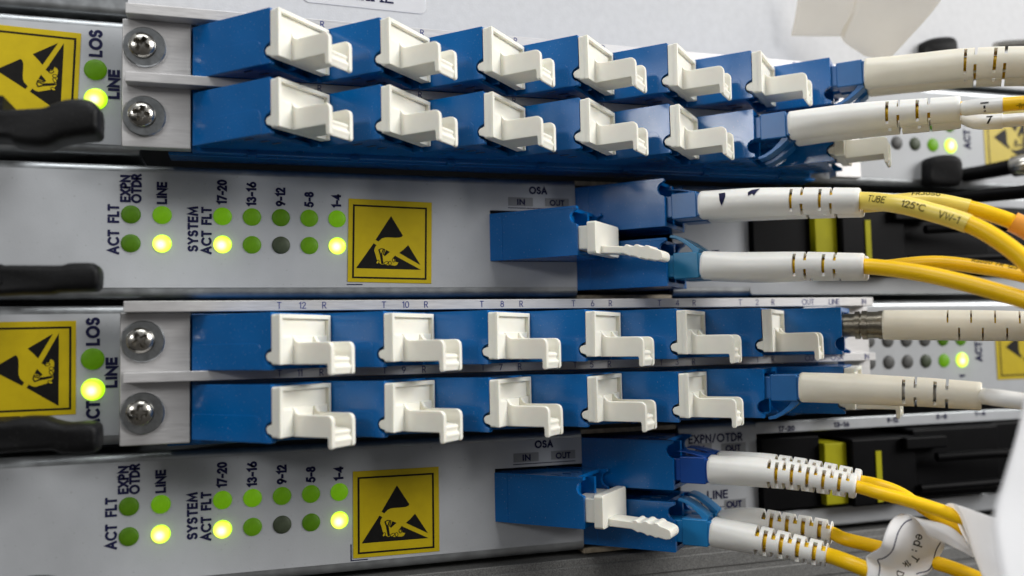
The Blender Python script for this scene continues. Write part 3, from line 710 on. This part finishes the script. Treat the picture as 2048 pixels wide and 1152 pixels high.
lever(cardA, UL, 134, 6, stem=(-46, -42, -19, -16)); lever(cardB, MLv, 134, 5, stem=(-46, -42, 5, 8)); lever(cardC, LLv, 134, 6, stem=(-46, -42, -19, -16)); lever(cardD, [(x, y+17) for x, y in BLv], 134, 5, stem=(-46, -42, 2, 5))
# levers at the right end
def knob(parent, outline, dist, thick, stem=None): return lever(parent, outline, dist, thick, stem=stem)
knob(cardA, [(1862, 322), (1870, 312), (1900, 308), (1918, 312), (1925, 325), (1924, 362), (1915, 372), (1870, 370), (1860, 358)], 200, 3.5)
mb = MB(); P_ = Path([at_depth(1918, 352, 207), at_depth(1975, 343, 205), at_depth(2040, 330, 203)]); tube(mb, P_, 0, P_.L, lambda d: 1.6+.02*d, 14)
mb.v = [tuple(Vector(v)-Vector((0, 0, 50))) for v in mb.v]; mb.build('lever_arm', M['black'], cardA)
mb = MB(); P_ = Path([at_depth(2030, 333, 201), at_depth(2040, 331, 200), at_depth(2056, 329, 199)]); tube(mb, P_, 0, P_.L, 2.5, 16)
mb.v = [tuple(Vector(v)-Vector((0, 0, 50))) for v in mb.v]; mb.build('lever_collar', M['screw'], cardA)
knob(top, [(1846, 102), (1850, 84), (1868, 75), (1900, 72), (1913, 78), (1916, 98), (1912, 112), (1850, 112)], 203, 3.5)
mb = MB(); P_ = Path([at_depth(1990, 96, 205), at_depth(2012, 92, 205), at_depth(2045, 90, 205), at_depth(2080, 88, 205)]); tube(mb, P_, 0, P_.L, 1.3, 14)
mb.v = [tuple(Vector(v)-Vector((0, 0, 53))) for v in mb.v]; mb.build('lever_pin', M['screw'], top)
# a black round lead crossing behind the upper yellow cables
mb = MB(); P_ = Path([at_depth(1700, 408, 200), at_depth(1860, 402, 196), at_depth(1960, 392, 190), at_depth(2048, 384, 186), at_depth(2150, 376, 182)]); tube(mb, P_, 0, P_.L, 1.45, 16)
t_ = tag(mb.build('black_lead', M['black'], None), 'thin glossy black lead running right behind the upper yellow cables', 'cable')

# ------------------------------------------------------------------ single-port dust plug with serrated tab, in the OSA adapters
def osa_plug(z0, label, drop):
    root = empty('dust_plug', (52.45, -13.05, z0+10.35), -math.pi/4); tag(root, label, 'dust plug', 'serrated dust plugs in the OSA adapters')
    mb = MB(); mb.box(-2.4, 1.9, .7, 11.5, 1.1, 5.5); mb.build('plug', M['white'], root, bevel=.25)
    mb = MB(); mb.prism(rrect(.2, 12.1, .15, 6.2, .5, 3), lambda y, z, x: (x, y, z), 1.85, 3.6); mb.build('cover_plate', M['white'], root, bevel=.2)
    mb = MB()
    up = [(3.4, 1.75), (8.2, 1.3), (8.4, 1.62), (8.9, 1.6), (9.3, 1.25), (10.0, 1.2), (10.3, 1.5), (10.9, 1.45), (11.3, 1.1), (12.0, 1.0), (12.3, 1.25), (12.9, 1.1), (13.3, .7), (14.6, .25), (15.2, -.1), (15.4, -.6)]
    lo = [(15.4, -1.2), (15.1, -1.65), (14.4, -1.75), (13.4, -1.5), (12.9, -1.35), (12.6, -1.5), (12.0, -1.2), (11.4, -1.0), (11.0, -1.15), (10.4, -.75), (9.6, -.5), (9.2, -.6), (8.6, -.25), (8.0, .0), (3.4, .35)]
    def Td(x, z, y): return (x, y, z-drop*max(0, x-5)/10)
    mb.prism(up+lo, Td, 2.6, 7.2); mb.build('tab', M['white'], root, bevel=.18)
    return root
osa_plug(0, 'white dust plug with serrated tab sticking out beside the upper OSA print', 0)
osa_plug(-50, 'white dust plug with serrated tab sticking out beside the lower OSA print', -.6)

# ------------------------------------------------------------------ patch cords
def boot_mesh(path, L, r0, r1, slots, wall=.75, seg=40, sqf=.6):
    """hollow strain relief; slots: (d0, d1, [(angle0, angle1), ...]) open spans in degrees (0 = viewer side, 90 = up)"""
    st = [0, .25, .6]; d = 1.2
    while d < L-.4: st.append(d); d += .8
    st += [L-.25, L]
    for s in slots: st += [s[0], s[1]]
    st = sorted(set(round(x, 3) for x in st))
    def rad(d):
        base = r0+(r1-r0)*max(0, (d/L-.35)/.65)
        if d < .25: base -= .22*(1-d/.25)
        if d > L-.25: base -= .2*(1-(L-d)/.25)
        return base
    vs = []; fs = []
    n = len(st)
    for shell in (0, 1):
        for d in st:
            p, t, side, up = path.frame(d); r = rad(d)-(wall if shell else 0)
            q = max(0, sqf*(1-d/6))
            for k in range(seg):
                a = 2*math.pi*k/seg; c, s = math.cos(a), math.sin(a)
                if q: e_ = 2/(2+q); c = math.copysign(abs(c)**e_, c); s = math.copysign(abs(s)**e_, s)
                vs.append(p+side*r*c+up*r*s)
    def open_(i, k):
        dm = (st[i]+st[i+1])/2; am = (360*(k+.5)/seg) % 360
        for d0, d1, spans in slots:
            if d0 <= dm <= d1:
                for a0, a1 in spans:
                    if a0 <= am <= a1 or a0 <= am-360 <= a1: return True
        return False
    N = n*seg
    for i in range(n-1):
        for k in range(seg):
            k2 = (k+1) % seg
            if open_(i, k): continue
            fs.append((i*seg+k, i*seg+k2, (i+1)*seg+k2, (i+1)*seg+k)); fs.append((N+i*seg+k2, N+i*seg+k, N+(i+1)*seg+k, N+(i+1)*seg+k2))
            # rims toward open or end cells
            if i == 0: fs.append((i*seg+k2, i*seg+k, N+i*seg+k, N+i*seg+k2))
            elif open_(i-1, k): fs.append((i*seg+k2, i*seg+k, N+i*seg+k, N+i*seg+k2))
            if i == n-2 or open_(i+1, k): fs.append(((i+1)*seg+k, (i+1)*seg+k2, N+(i+1)*seg+k2, N+(i+1)*seg+k))
            if open_(i, (k-1) % seg): fs.append((i*seg+k, (i+1)*seg+k, N+(i+1)*seg+k, N+i*seg+k))
            if open_(i, k2): fs.append(((i+1)*seg+k2, i*seg+k2, N+i*seg+k2, N+(i+1)*seg+k2))
    mb = MB(); mb.add(vs, fs); return mb
def slots_a(L):      # wide and narrow slots in alternation, long plain collar at the end
    s0 = L*.585
    V, U = [(-55, 55), (125, 235)], [(20, 160), (200, 340)]
    return [(s0, s0+.55, V), (s0+1.9, s0+2.4, U), (s0+5.0, s0+5.55, V), (s0+6.9, s0+7.4, U)]
def slots_b(L, s0f, n, pitch, g=.7):
    V, U = [(-62, 62), (118, 242)], [(28, 152), (208, 332)]
    return [(L*s0f+pitch*i, L*s0f+pitch*i+g, V if i % 2 else U) for i in range(n)]
def connector(root, T, b0, zc, mbody, latch=-1, lf=1.0):
    """LC-style body: a 0..6.2, width 4.5, height 5.1, trigger latch on the side given by latch (in z)"""
    mb = MB()
    mb.box(1.0, 5.9, b0, b0+4.5, zc-2.5, zc+2.5, T=lambda a, b, z: T(a, b, z))
    mb.box(-2.5, 1.2, b0+.25, b0+4.25, zc-2.1, zc+2.1, T=lambda a, b, z: T(a, b, z))
    mb.box(5.7, 6.7, b0+.25, b0+4.25, zc-2.2, zc+2.2, T=lambda a, b, z: T(a, b, z))
    mb.build('connector_body', M[mbody], root, bevel=.22)
    s = latch; mb = MB(); w0, w1 = b0+.6, b0+3.9
    g = lambda q: zc+s*(2.3+(q-2.3)*lf)
    pts = [(5.9, g(2.3)), (6.0, g(2.95)), (4.6, g(4.1)), (3.0, g(5.2)), (1.6, g(5.9)), (.4, g(6.1)), (.2, g(5.6)), (1.5, g(5.25)), (2.8, g(4.5)), (4.2, g(3.3)), (4.9, g(2.3))]
    mb.prism(pts, lambda a, z, b: T(a, b, z), w0, w1); mb.build('latch', M[mbody], root, bevel=.1)
DV = Vector((1/R2, 1/R2, 0))
def cord(name, label, group, tipxy, zrow, flip, mbody, mboot, bootpx, L, slotf, cabs, duplex=True, r0=2.7, r1=2.25, zc=-3.6, lf=1.0, latch=None, far=None):
    """bootpx: pixels of the near boot's axis; cabs: list of (points, radius, material)"""
    T = axmap(tipxy, zrow, 1)
    root = empty(name, T(0, 3.2, zc)); tag(root, label, 'patch cord', group)
    o = Vector(root.location)/K
    lat = latch if latch is not None else -1
    def TT(a, b, z): return tuple(Vector(T(a, b, z))-o)
    paths = []
    near = Path([Vector(T(6.2, 3.2, zc))]+[on_axis_plane(x, y, tipxy, 3.2) for x, y in bootpx])
    for k in range(2 if duplex else 1):
        connector(root, TT, .9+6.3*k, zc, mbody, lat, lf)
        P = Path([p+DV*6.3*k-o for p in [Vector(T(6.2, 3.2, zc))]+[on_axis_plane(x, y, tipxy, 3.2) for x, y in bootpx]])
        if k and far: P = Path([Vector(T(6.2, 9.5, zc))-o]+[on_axis_plane(x, y, tipxy, 9.5)-o for x, y in far])
        mb = boot_mesh(P, L, r0, r1, slotf(L)); mb.build('strain_relief', M[mboot], root, ang=45)
        paths.append(P)
    for i, (pts, r, m) in enumerate(cabs):
        P = paths[min(i, len(paths)-1)]
        Q = Path([P.pos(3), P.pos(L*.5), P.pos(L-1)]+[at_depth(*q)-o for q in pts], 12)
        mb = MB(); tube(mb, Q, 0, Q.L, r, 20, .9); mb.build('cable', M[m], root)
        if i == 0: nearcab = Q
        else: farcab = Q
    return root, o, paths, (nearcab if cabs else None), (farcab if len(cabs) > 1 else None)
def tube_text(root, P, t, s0, h, wt, r, ang0, flip=1, lift=.04, m='blackink', gap=.25):
    W = text_width(t, gap)*h; mb = MB()
    lettering(mb, t, h, wt, lambda u, v, l: tuple(P.surf(s0+flip*u, ang0+flip*v/r, r+l)), 1, gap, lift)
    return mb.build('lettering', M[m], root, smooth=False)

GR = 'fibre patch cords plugged into the blue adapters'
# first row, upper: leaves the frame as a long boot
r_, o_, ps, nc, fc = cord('patch_cord', 'pair of ivory boots from the topmost adapter row, running out at the right', GR, tip(6), 50.1, 1, 'conn_blue', 'boot',
     [(1840, 137), (1930, 128), (2048, 124), (2180, 128)], 46, lambda L: [(17.5, 18.0, [(-50, 50), (125, 235)]), (19.2, 19.7, [(20, 160), (200, 340)]), (22.4, 22.95, [(-50, 50), (125, 235)]), (24.1, 24.6, [(20, 160), (200, 340)]), (31, 31.5, [(-55, 55)])],
     [([(2200, 135, 160), (2300, 150, 158)], 1.3, 'cable'), ([(2200, 150, 166), (2300, 165, 164)], 1.3, 'cable')], r0=2.95, r1=2.7)
# first row, lower
r_, o_, ps, nc, fc = cord('patch_cord', 'pair of ivory boots followed by white sleeves with small black marks', GR, tip(5), 38.6, 1, 'conn_blue', 'bootw',
     [(1660, 241), (1750, 231), (1830, 225), (1912, 218)], 29.3, slots_a,
     [([(1960, 213, 151), (2048, 206, 147), (2160, 200, 143)], 1.22, 'cable'), ([(1960, 244, 157), (2048, 239, 153), (2160, 236, 149)], 1.15, 'whitejk')])
for P, m in ((nc, 'whitejk'), (fc, 'whitejk')):
    mb = MB(); a = 27.3; tube(mb, P, a, a+7.2, 1.36, 20, .9); mb.build('marker_sleeve', M[m], r_)
tube_text(r_, nc, 'T', 32.0, 1.5, .28, 1.36, -.35, 1); tube_text(r_, fc, 'r' if 'r' in G else '7', 32.6, 1.2, .28, 1.36, .1, 1)
tube_text(r_, nc, 'SUMI-', 37.8, .75, .11, 1.22, -.55, -1)
# second row, upper: marker-striped white boots
r_, o_, ps, nc, fc = cord('patch_cord', 'pair of white boots with two black pen marks, yellow leads printed TUBE', GR, (70.6, -13.1), 16.1, 1, 'conn_blue', 'bootw',
     [(1500, 405), (1620, 402), (1720, 401)], 28.5, slots_a,
     [([(1793, 408, 149.5), (1861, 424, 146.5), (1929, 445, 143.5), (1981, 470, 141), (2048, 520, 138), (2130, 610, 134)], 1.42, 'cable'),
      ([(1844, 401, 154), (1929, 414, 151), (1981, 428, 149), (2048, 455, 147), (2150, 520, 143)], 1.3, 'cable')], zc=3.8, latch=1, lf=.3)
mb = MB(); tube(mb, nc, 25.4, 25.4+18.5, 1.56, 22, .8); mb.build('heat_shrink_tube', M['sleeve'], r_)
mb = MB(); tube(mb, fc, 25.4, 25.4+17.5, 1.44, 22, .8); mb.build('heat_shrink_tube', M['sleeve'], r_)
mb = MB(); tube(mb, fc, 25.4+24.5, 25.4+36, 1.75, 22, .8); mb.build('marker_sleeve', M['orange'], r_)
tube_text(r_, nc, 'TUBE', 29.3, 1.05, .15, 1.56, .28); tube_text(r_, nc, '125*C', 35.2, 1.05, .15, 1.56, .12); tube_text(r_, nc, 'VW-1', 41.0, 1.05, .15, 1.56, .0)
tube_text(r_, fc, 'FR3050', 36, .9, .13, 1.44, .95); tube_text(r_, fc, '15', 25.4+29.5, 1.3, .2, 1.75, .6)
# pen marks on the near boot
for s0, ang, pts in ((4.6, .25, [(-.5, .9), (.5, 1.0), (.6, .3), (.3, -.6), (0, -1.1), (-.3, -.3)]), (10.2, .55, [(-.7, .1), (-.2, .55), (1.0, .9), (.6, .2), (.3, -.5), (-.1, -.1), (-.6, -.5)])):
    mb = MB(); c = [tuple(ps[0].surf(s0+u*1.2, ang+v/2.7*1.2, 2.84)) for u, v in pts]; mb.add(c+[tuple(ps[0].surf(s0+.1, ang, 2.86))], [(i, (i+1) % len(c), len(c)) for i in range(len(c))])
    mb.build('pen_mark', M['ink'], r_, smooth=False)
# second row, lower
r_, o_, ps, nc, fc = cord('patch_cord', 'pair of plain white boots in teal connectors, below the pen-marked boots', GR, (70.6, -13.1), 4.6, 1, 'teal', 'bootw',
     [(1500, 533), (1600, 531), (1735, 532)], 28.7, slots_a,
     [([(1827, 544, 148.5), (1929, 566, 143.5), (2048, 600, 138), (2150, 635, 133)], 1.4, 'cable'),
      ([(1861, 525, 153.5), (1963, 535, 149), (2048, 551, 145), (2160, 580, 140)], 1.2, 'cable')], zc=3.8, latch=1)
tube_text(r_, fc, 'R3050 FR 125', 46, .8, .12, 1.2, 1.0)
# third row, upper: single metal connector
T = axmap(tip(6), .1, 1); root = empty('patch_cord', T(0, 3.2, -3.6)); tag(root, 'single ivory boot on a round knurled metal connector at the lower blue adapter card', 'patch cord', GR)
o_ = Vector(root.location)/K
P = Path([Vector(T(0, 3.2, -3.6))-o_]+[on_axis_plane(x, y, tip(6), 3.2)-o_ for x, y in ((1757, 650), (1850, 650), (1950, 651), (2048, 652), (2180, 654))])
mb = MB(); tube(mb, P, -2, 2.2, 2.3, 28, .8); tube(mb, P, 2.2, 3.1, 2.75, 28, .4); tube(mb, P, 3.1, 3.5, 2.35, 28, .3); tube(mb, P, 3.5, 4.5, 2.85, 28, .4)
n = 44
tube(mb, P, 4.5, 6.5, 2.62, 28, .5); tube(mb, P, 6.5, 7.3, 2.8, 28, .4)
mb.build('connector_body', M['nickel'], root, ang=30)
B = Path([P.pos(d) for d in (7.2, 12, 20, 30, 40, 50, 60)])
sl = [(11.3+1.95*2*i, 11.3+1.95*2*i+.3, [(10, 95), (190, 275)]) for i in range(8)]+[(13.2+1.95*2*i, 13.2+1.95*2*i+.3, [(-80, -8), (100, 172)]) for i in range(8)]
mb = boot_mesh(B, 46, 2.9, 2.3, sl, sqf=0); mb.build('strain_relief', M['boot'], root, ang=45)
mb = MB(); tube(mb, B, 2, 55, 1.5, 18, 1); mb.build('cable', M['cable'], root)
# third row, lower
r_, o_, ps, nc, fc = cord('patch_cord', 'single ivory boot with a plain white lead', GR, tip(5), -11.5, 1, 'conn_blue', 'boot',
     [(1690, 777), (1780, 781), (1860, 785), (1945, 791)], 30.2, slots_a,
     [([(1990, 795, 145.5), (2048, 803, 143), (2150, 815, 139)], 1.42, 'whitejk')], duplex=False, r0=2.8, r1=2.45)
# fourth row, upper
def sl4(L): return slots_b(L, .42, 11, 1.33, .62)
r_, o_, ps, nc, fc = cord('patch_cord', 'pair of white ribbed boots in deep blue connectors, leads going into the white flag label', GR, (70.6, -13.1), -33.9, 1, 'deepblue', 'bootw',
     [(1500, 943), (1580, 951), (1640, 960), (1697, 970)], 25.8, sl4,
     [([(1759, 986, 150), (1827, 1004, 148), (1895, 1026, 146), (1990, 1062, 143), (2090, 1110, 139)], 1.12, 'cable'),
      ([(1759, 970, 155.5), (1803, 987, 153.5), (1844, 1015, 152), (1895, 1045, 150), (1990, 1085, 148), (2090, 1130, 146)], 1.05, 'cable')], zc=3.8, latch=1, r1=2.1, lf=.3)
# fourth row, lower
def sl5(L): return slots_b(L, .40, 9, 1.42, .75)
r_, o_, ps, nc, fc = cord('patch_cord', 'pair of white ribbed boots in sky blue connectors, leads wrapped by the curled label', GR, (70.6, -13.1), -45.4, 1, 'skyblue', 'bootw',
     [(1500, 1077), (1560, 1089), (1629, 1104)], 20.5, sl5,
     [([(1690, 1122, 151), (1735, 1140, 149), (1830, 1180, 146), (1900, 1215, 144)], 1.35, 'cable'),
      ([(1690, 1078, 157), (1759, 1095, 155), (1880, 1128, 151), (1955, 1156, 148), (2060, 1200, 144)], 1.2, 'cable')], zc=3.8, latch=1, r0=2.7, r1=2.15, far=[(1500, 1044), (1570, 1052), (1638, 1061), (1700, 1072)])

# ------------------------------------------------------------------ paper labels and film
def patch(rows, name, m, parent, t=.12, n=6, extra=None, mode='px'):
    """smooth sheet through rows of (px, py, dist) control points, with real thickness"""
    G2 = [spline([Vector(at_depth(*c)) for c in r], n) for r in rows]
    cols = [spline([G2[i][j] for i in range(len(G2))], n) for j in range(len(G2[0]))]
    nu, nv = len(cols), len(cols[0]); mb = MB()
    vs = [p for c in cols for p in c]
    o = Vector(parent.location)/K if parent else Vector()
    mb.add([p-o for p in vs], [(i*nv+j, i*nv+j+1, (i+1)*nv+j+1, (i+1)*nv+j) for i in range(nu-1) for j in range(nv-1)])
    ob = mb.build(name, M[m], parent, ang=80)
    s = ob.modifiers.new('thickness', 'SOLIDIFY'); s.thickness = t*K; s.offset = 0
    return ob, cols
base = at_depth(1930, 1050, 146)
flag = empty('flag_label', base); tag(flag, 'large white paper flag label out of focus at the lower right corner', 'cable label', 'paper labels on the lower yellow cables')
patch([[(1906, 1007, 144.5), (1945, 1020, 141), (1990, 1036, 134), (2040, 1050, 124), (2120, 1060, 108)],
       [(1922, 1030, 143), (1960, 1050, 138), (2010, 1065, 130), (2060, 1080, 120), (2140, 1090, 105)],
       [(1935, 1065, 142), (1975, 1085, 135), (2020, 1105, 127), (2080, 1120, 117), (2150, 1130, 104)],
       [(1948, 1110, 141), (1985, 1125, 132), (2030, 1145, 124), (2090, 1160, 114), (2160, 1170, 102)],
       [(1972, 1170, 139), (2010, 1180, 129), (2050, 1190, 121), (2110, 1200, 111), (2180, 1210, 100)]], 'flag', 'paper', flag)
patch([[(1906, 1007, 144.5), (1896, 1007, 147), (1890, 1010, 150), (1888, 1016, 153)],
       [(1922, 1030, 143.5), (1912, 1031, 147), (1903, 1033, 152), (1897, 1036, 155)],
       [(1935, 1065, 142.5), (1926, 1064, 147), (1914, 1060, 152), (1905, 1055, 155)],
       [(1946, 1102, 142), (1940, 1094, 147), (1930, 1082, 151), (1920, 1072, 154)]], 'wrap', 'paper', flag)
near = empty('near_label', at_depth(2040, 950, 100)); tag(near, 'white sheet edge nearest the lens, blurred at the right frame edge', 'paper label')
patch([[(2056, 760, 119), (2100, 750, 119), (2250, 740, 119)], [(2036, 860, 114), (2090, 860, 114), (2250, 860, 114)],
       [(2010, 950, 109), (2080, 950, 109), (2250, 950, 109)], [(1988, 1030, 104), (2070, 1040, 104), (2250, 1050, 104)],
       [(1996, 1110, 99), (2080, 1120, 99), (2250, 1130, 99)], [(2015, 1200, 94), (2080, 1210, 94), (2250, 1220, 94)]], 'sheet', 'paper', near, .15)
curl = empty('curled_label', at_depth(1760, 1120, 147)); tag(curl, 'curled paper label with dark border lines and printing, wrapped on the lower yellow leads', 'cable label', 'paper labels on the lower yellow cables')
Z = lambda x, y, d: (1680+x/5.565, 960+y/5.565, d)
rows = [[Z(680, 378, 149.5), Z(760, 385, 148), Z(820, 415, 147.5), Z(870, 450, 148)],
        [Z(580, 440, 147), Z(700, 500, 146.5), Z(850, 560, 147.5), Z(980, 600, 149.5)],
        [Z(515, 560, 145), Z(680, 640, 145.5), Z(880, 680, 148), Z(1160, 700, 151)],
        [Z(475, 690, 144), Z(640, 760, 145), Z(850, 800, 148), Z(1105, 850, 151.5)],
        [Z(440, 760, 144.5), Z(600, 860, 145.5), Z(800, 900, 148), Z(1060, 960, 151)],
        [Z(330, 825, 146), Z(520, 930, 146), Z(720, 980, 147.5), Z(960, 1050, 149.5)],
        [Z(290, 870, 146.5), Z(470, 985, 146), Z(640, 1040, 146.5), Z(850, 1085, 147.5)],
        [Z(310, 1000, 145), Z(440, 1100, 144.5), Z(600, 1150, 145), Z(800, 1180, 146)],
        [Z(270, 1150, 144), Z(420, 1200, 143.5), Z(600, 1250, 144), Z(800, 1280, 145)]]
body, cols = patch(rows, 'printed_sheet', 'paper', curl)
# flap folding back over towards the flag
patch([[Z(690, 376, 149), Z(900, 430, 147.5), Z(1180, 500, 145.5), Z(1350, 620, 144.5), Z(1500, 800, 144)],
       [Z(800, 400, 147), Z(930, 470, 146.5), Z(1130, 560, 145), Z(1330, 690, 144), Z(1500, 830, 143.5)],
       [Z(880, 470, 146.5), Z(980, 560, 146), Z(1130, 620, 145), Z(1320, 730, 144), Z(1490, 850, 143.5)],
       [Z(965, 600, 146.5), Z(1010, 630, 146), Z(1150, 690, 145), Z(1310, 770, 144), Z(1485, 862, 143.5)]], 'flap', 'paper', curl)
# lines and letters printed on the curled sheet: follow the sheet's own surface
from mathutils.bvhtree import BVHTree
vs = [p for c in cols for p in c]; nv = len(cols[0]); fs = [(i*nv+j, i*nv+j+1, (i+1)*nv+j+1, (i+1)*nv+j) for i in range(len(cols)-1) for j in range(nv-1)]
bvh = BVHTree.FromPolygons(vs, fs)
oc = Vector(curl.location)/K
def on_sheet(px, py, l=.12):
    d = along(px, py); h = bvh.ray_cast(CAM, d.normalized())
    p = h[0] if h[0] is not None else at_depth(px, py, 147)
    return tuple(p-d.normalized()*l-oc)
def sheet_line(zp, wd):
    P = [Vector((1680+x/5.565, 960+y/5.565, 0)) for x, y in zp]; P = spline(P, 6); L = []
    for i, p in enumerate(P):
        a, b = P[max(0, i-1)], P[min(len(P)-1, i+1)]; t = (b-a).normalized(); nn = Vector((-t.y, t.x, 0))*wd/2
        L += [on_sheet(p.x+nn.x, p.y+nn.y), on_sheet(p.x-nn.x, p.y-nn.y)]
    mb = MB(); mb.add(L, [(2*i, 2*i+1, 2*i+3, 2*i+2) for i in range(len(P)-1)]); mb.build('border_line', M['ink'], body, smooth=False)
sheet_line([(800, 437), (740, 462), (690, 510), (645, 590), (615, 690), (590, 770), (545, 830), (480, 872), (420, 890), (440, 940), (442, 1000), (430, 1069)], 2.4)
sheet_line([(1122, 690), (1075, 770), (1050, 850), (1030, 930), (1000, 990), (950, 1020), (880, 1035), (850, 1048)], 2.4)
def sheet_text(t, zx, zy, h, wt, rot, gap=.3):
    c, s = math.cos(math.radians(rot)), math.sin(math.radians(rot)); px, py = 1680+zx/5.565, 960+zy/5.565; mb = MB()
    lettering(mb, t, h, wt, lambda u, v, l: on_sheet(px+c*u-s*v, py-(s*u+c*v), .08+l), 1, gap, .05); mb.build('lettering', M['blackink'], body, smooth=False)
sheet_text('ed', 882, 672, 17, 2.6, -108, .25); sheet_text(':', 838, 787, 16, 2.6, -108); sheet_text('T', 835, 872, 14, 2.6, -125)
sheet_text('1k', 745, 935, 12, 2.1, -145); sheet_text('D', 668, 1048, 13, 2.1, -110)

# film strips by the upper right
film = empty('film_strip', at_depth(1650, 30, 190)); tag(film, 'beige translucent film strips folded in front of the pale top panel', 'film strip')
patch([[(1600, -40, 190), (1660, -40, 189), (1722, -40, 187)], [(1592, 20, 191), (1650, 20, 190), (1708, 20, 188)], [(1582, 72, 191.5), (1640, 73, 190.5), (1690, 73, 189)]], 'strip', 'film', film, .08)
patch([[(1715, -40, 186), (1800, -40, 184), (1908, -40, 183)], [(1706, 20, 187), (1790, 25, 186), (1868, 20, 185)], [(1682, 74, 188), (1755, 85, 187), (1822, 72, 187)], [(1728, 112, 188), (1760, 118, 187.5), (1785, 112, 188)]], 'strip', 'film', film, .08)
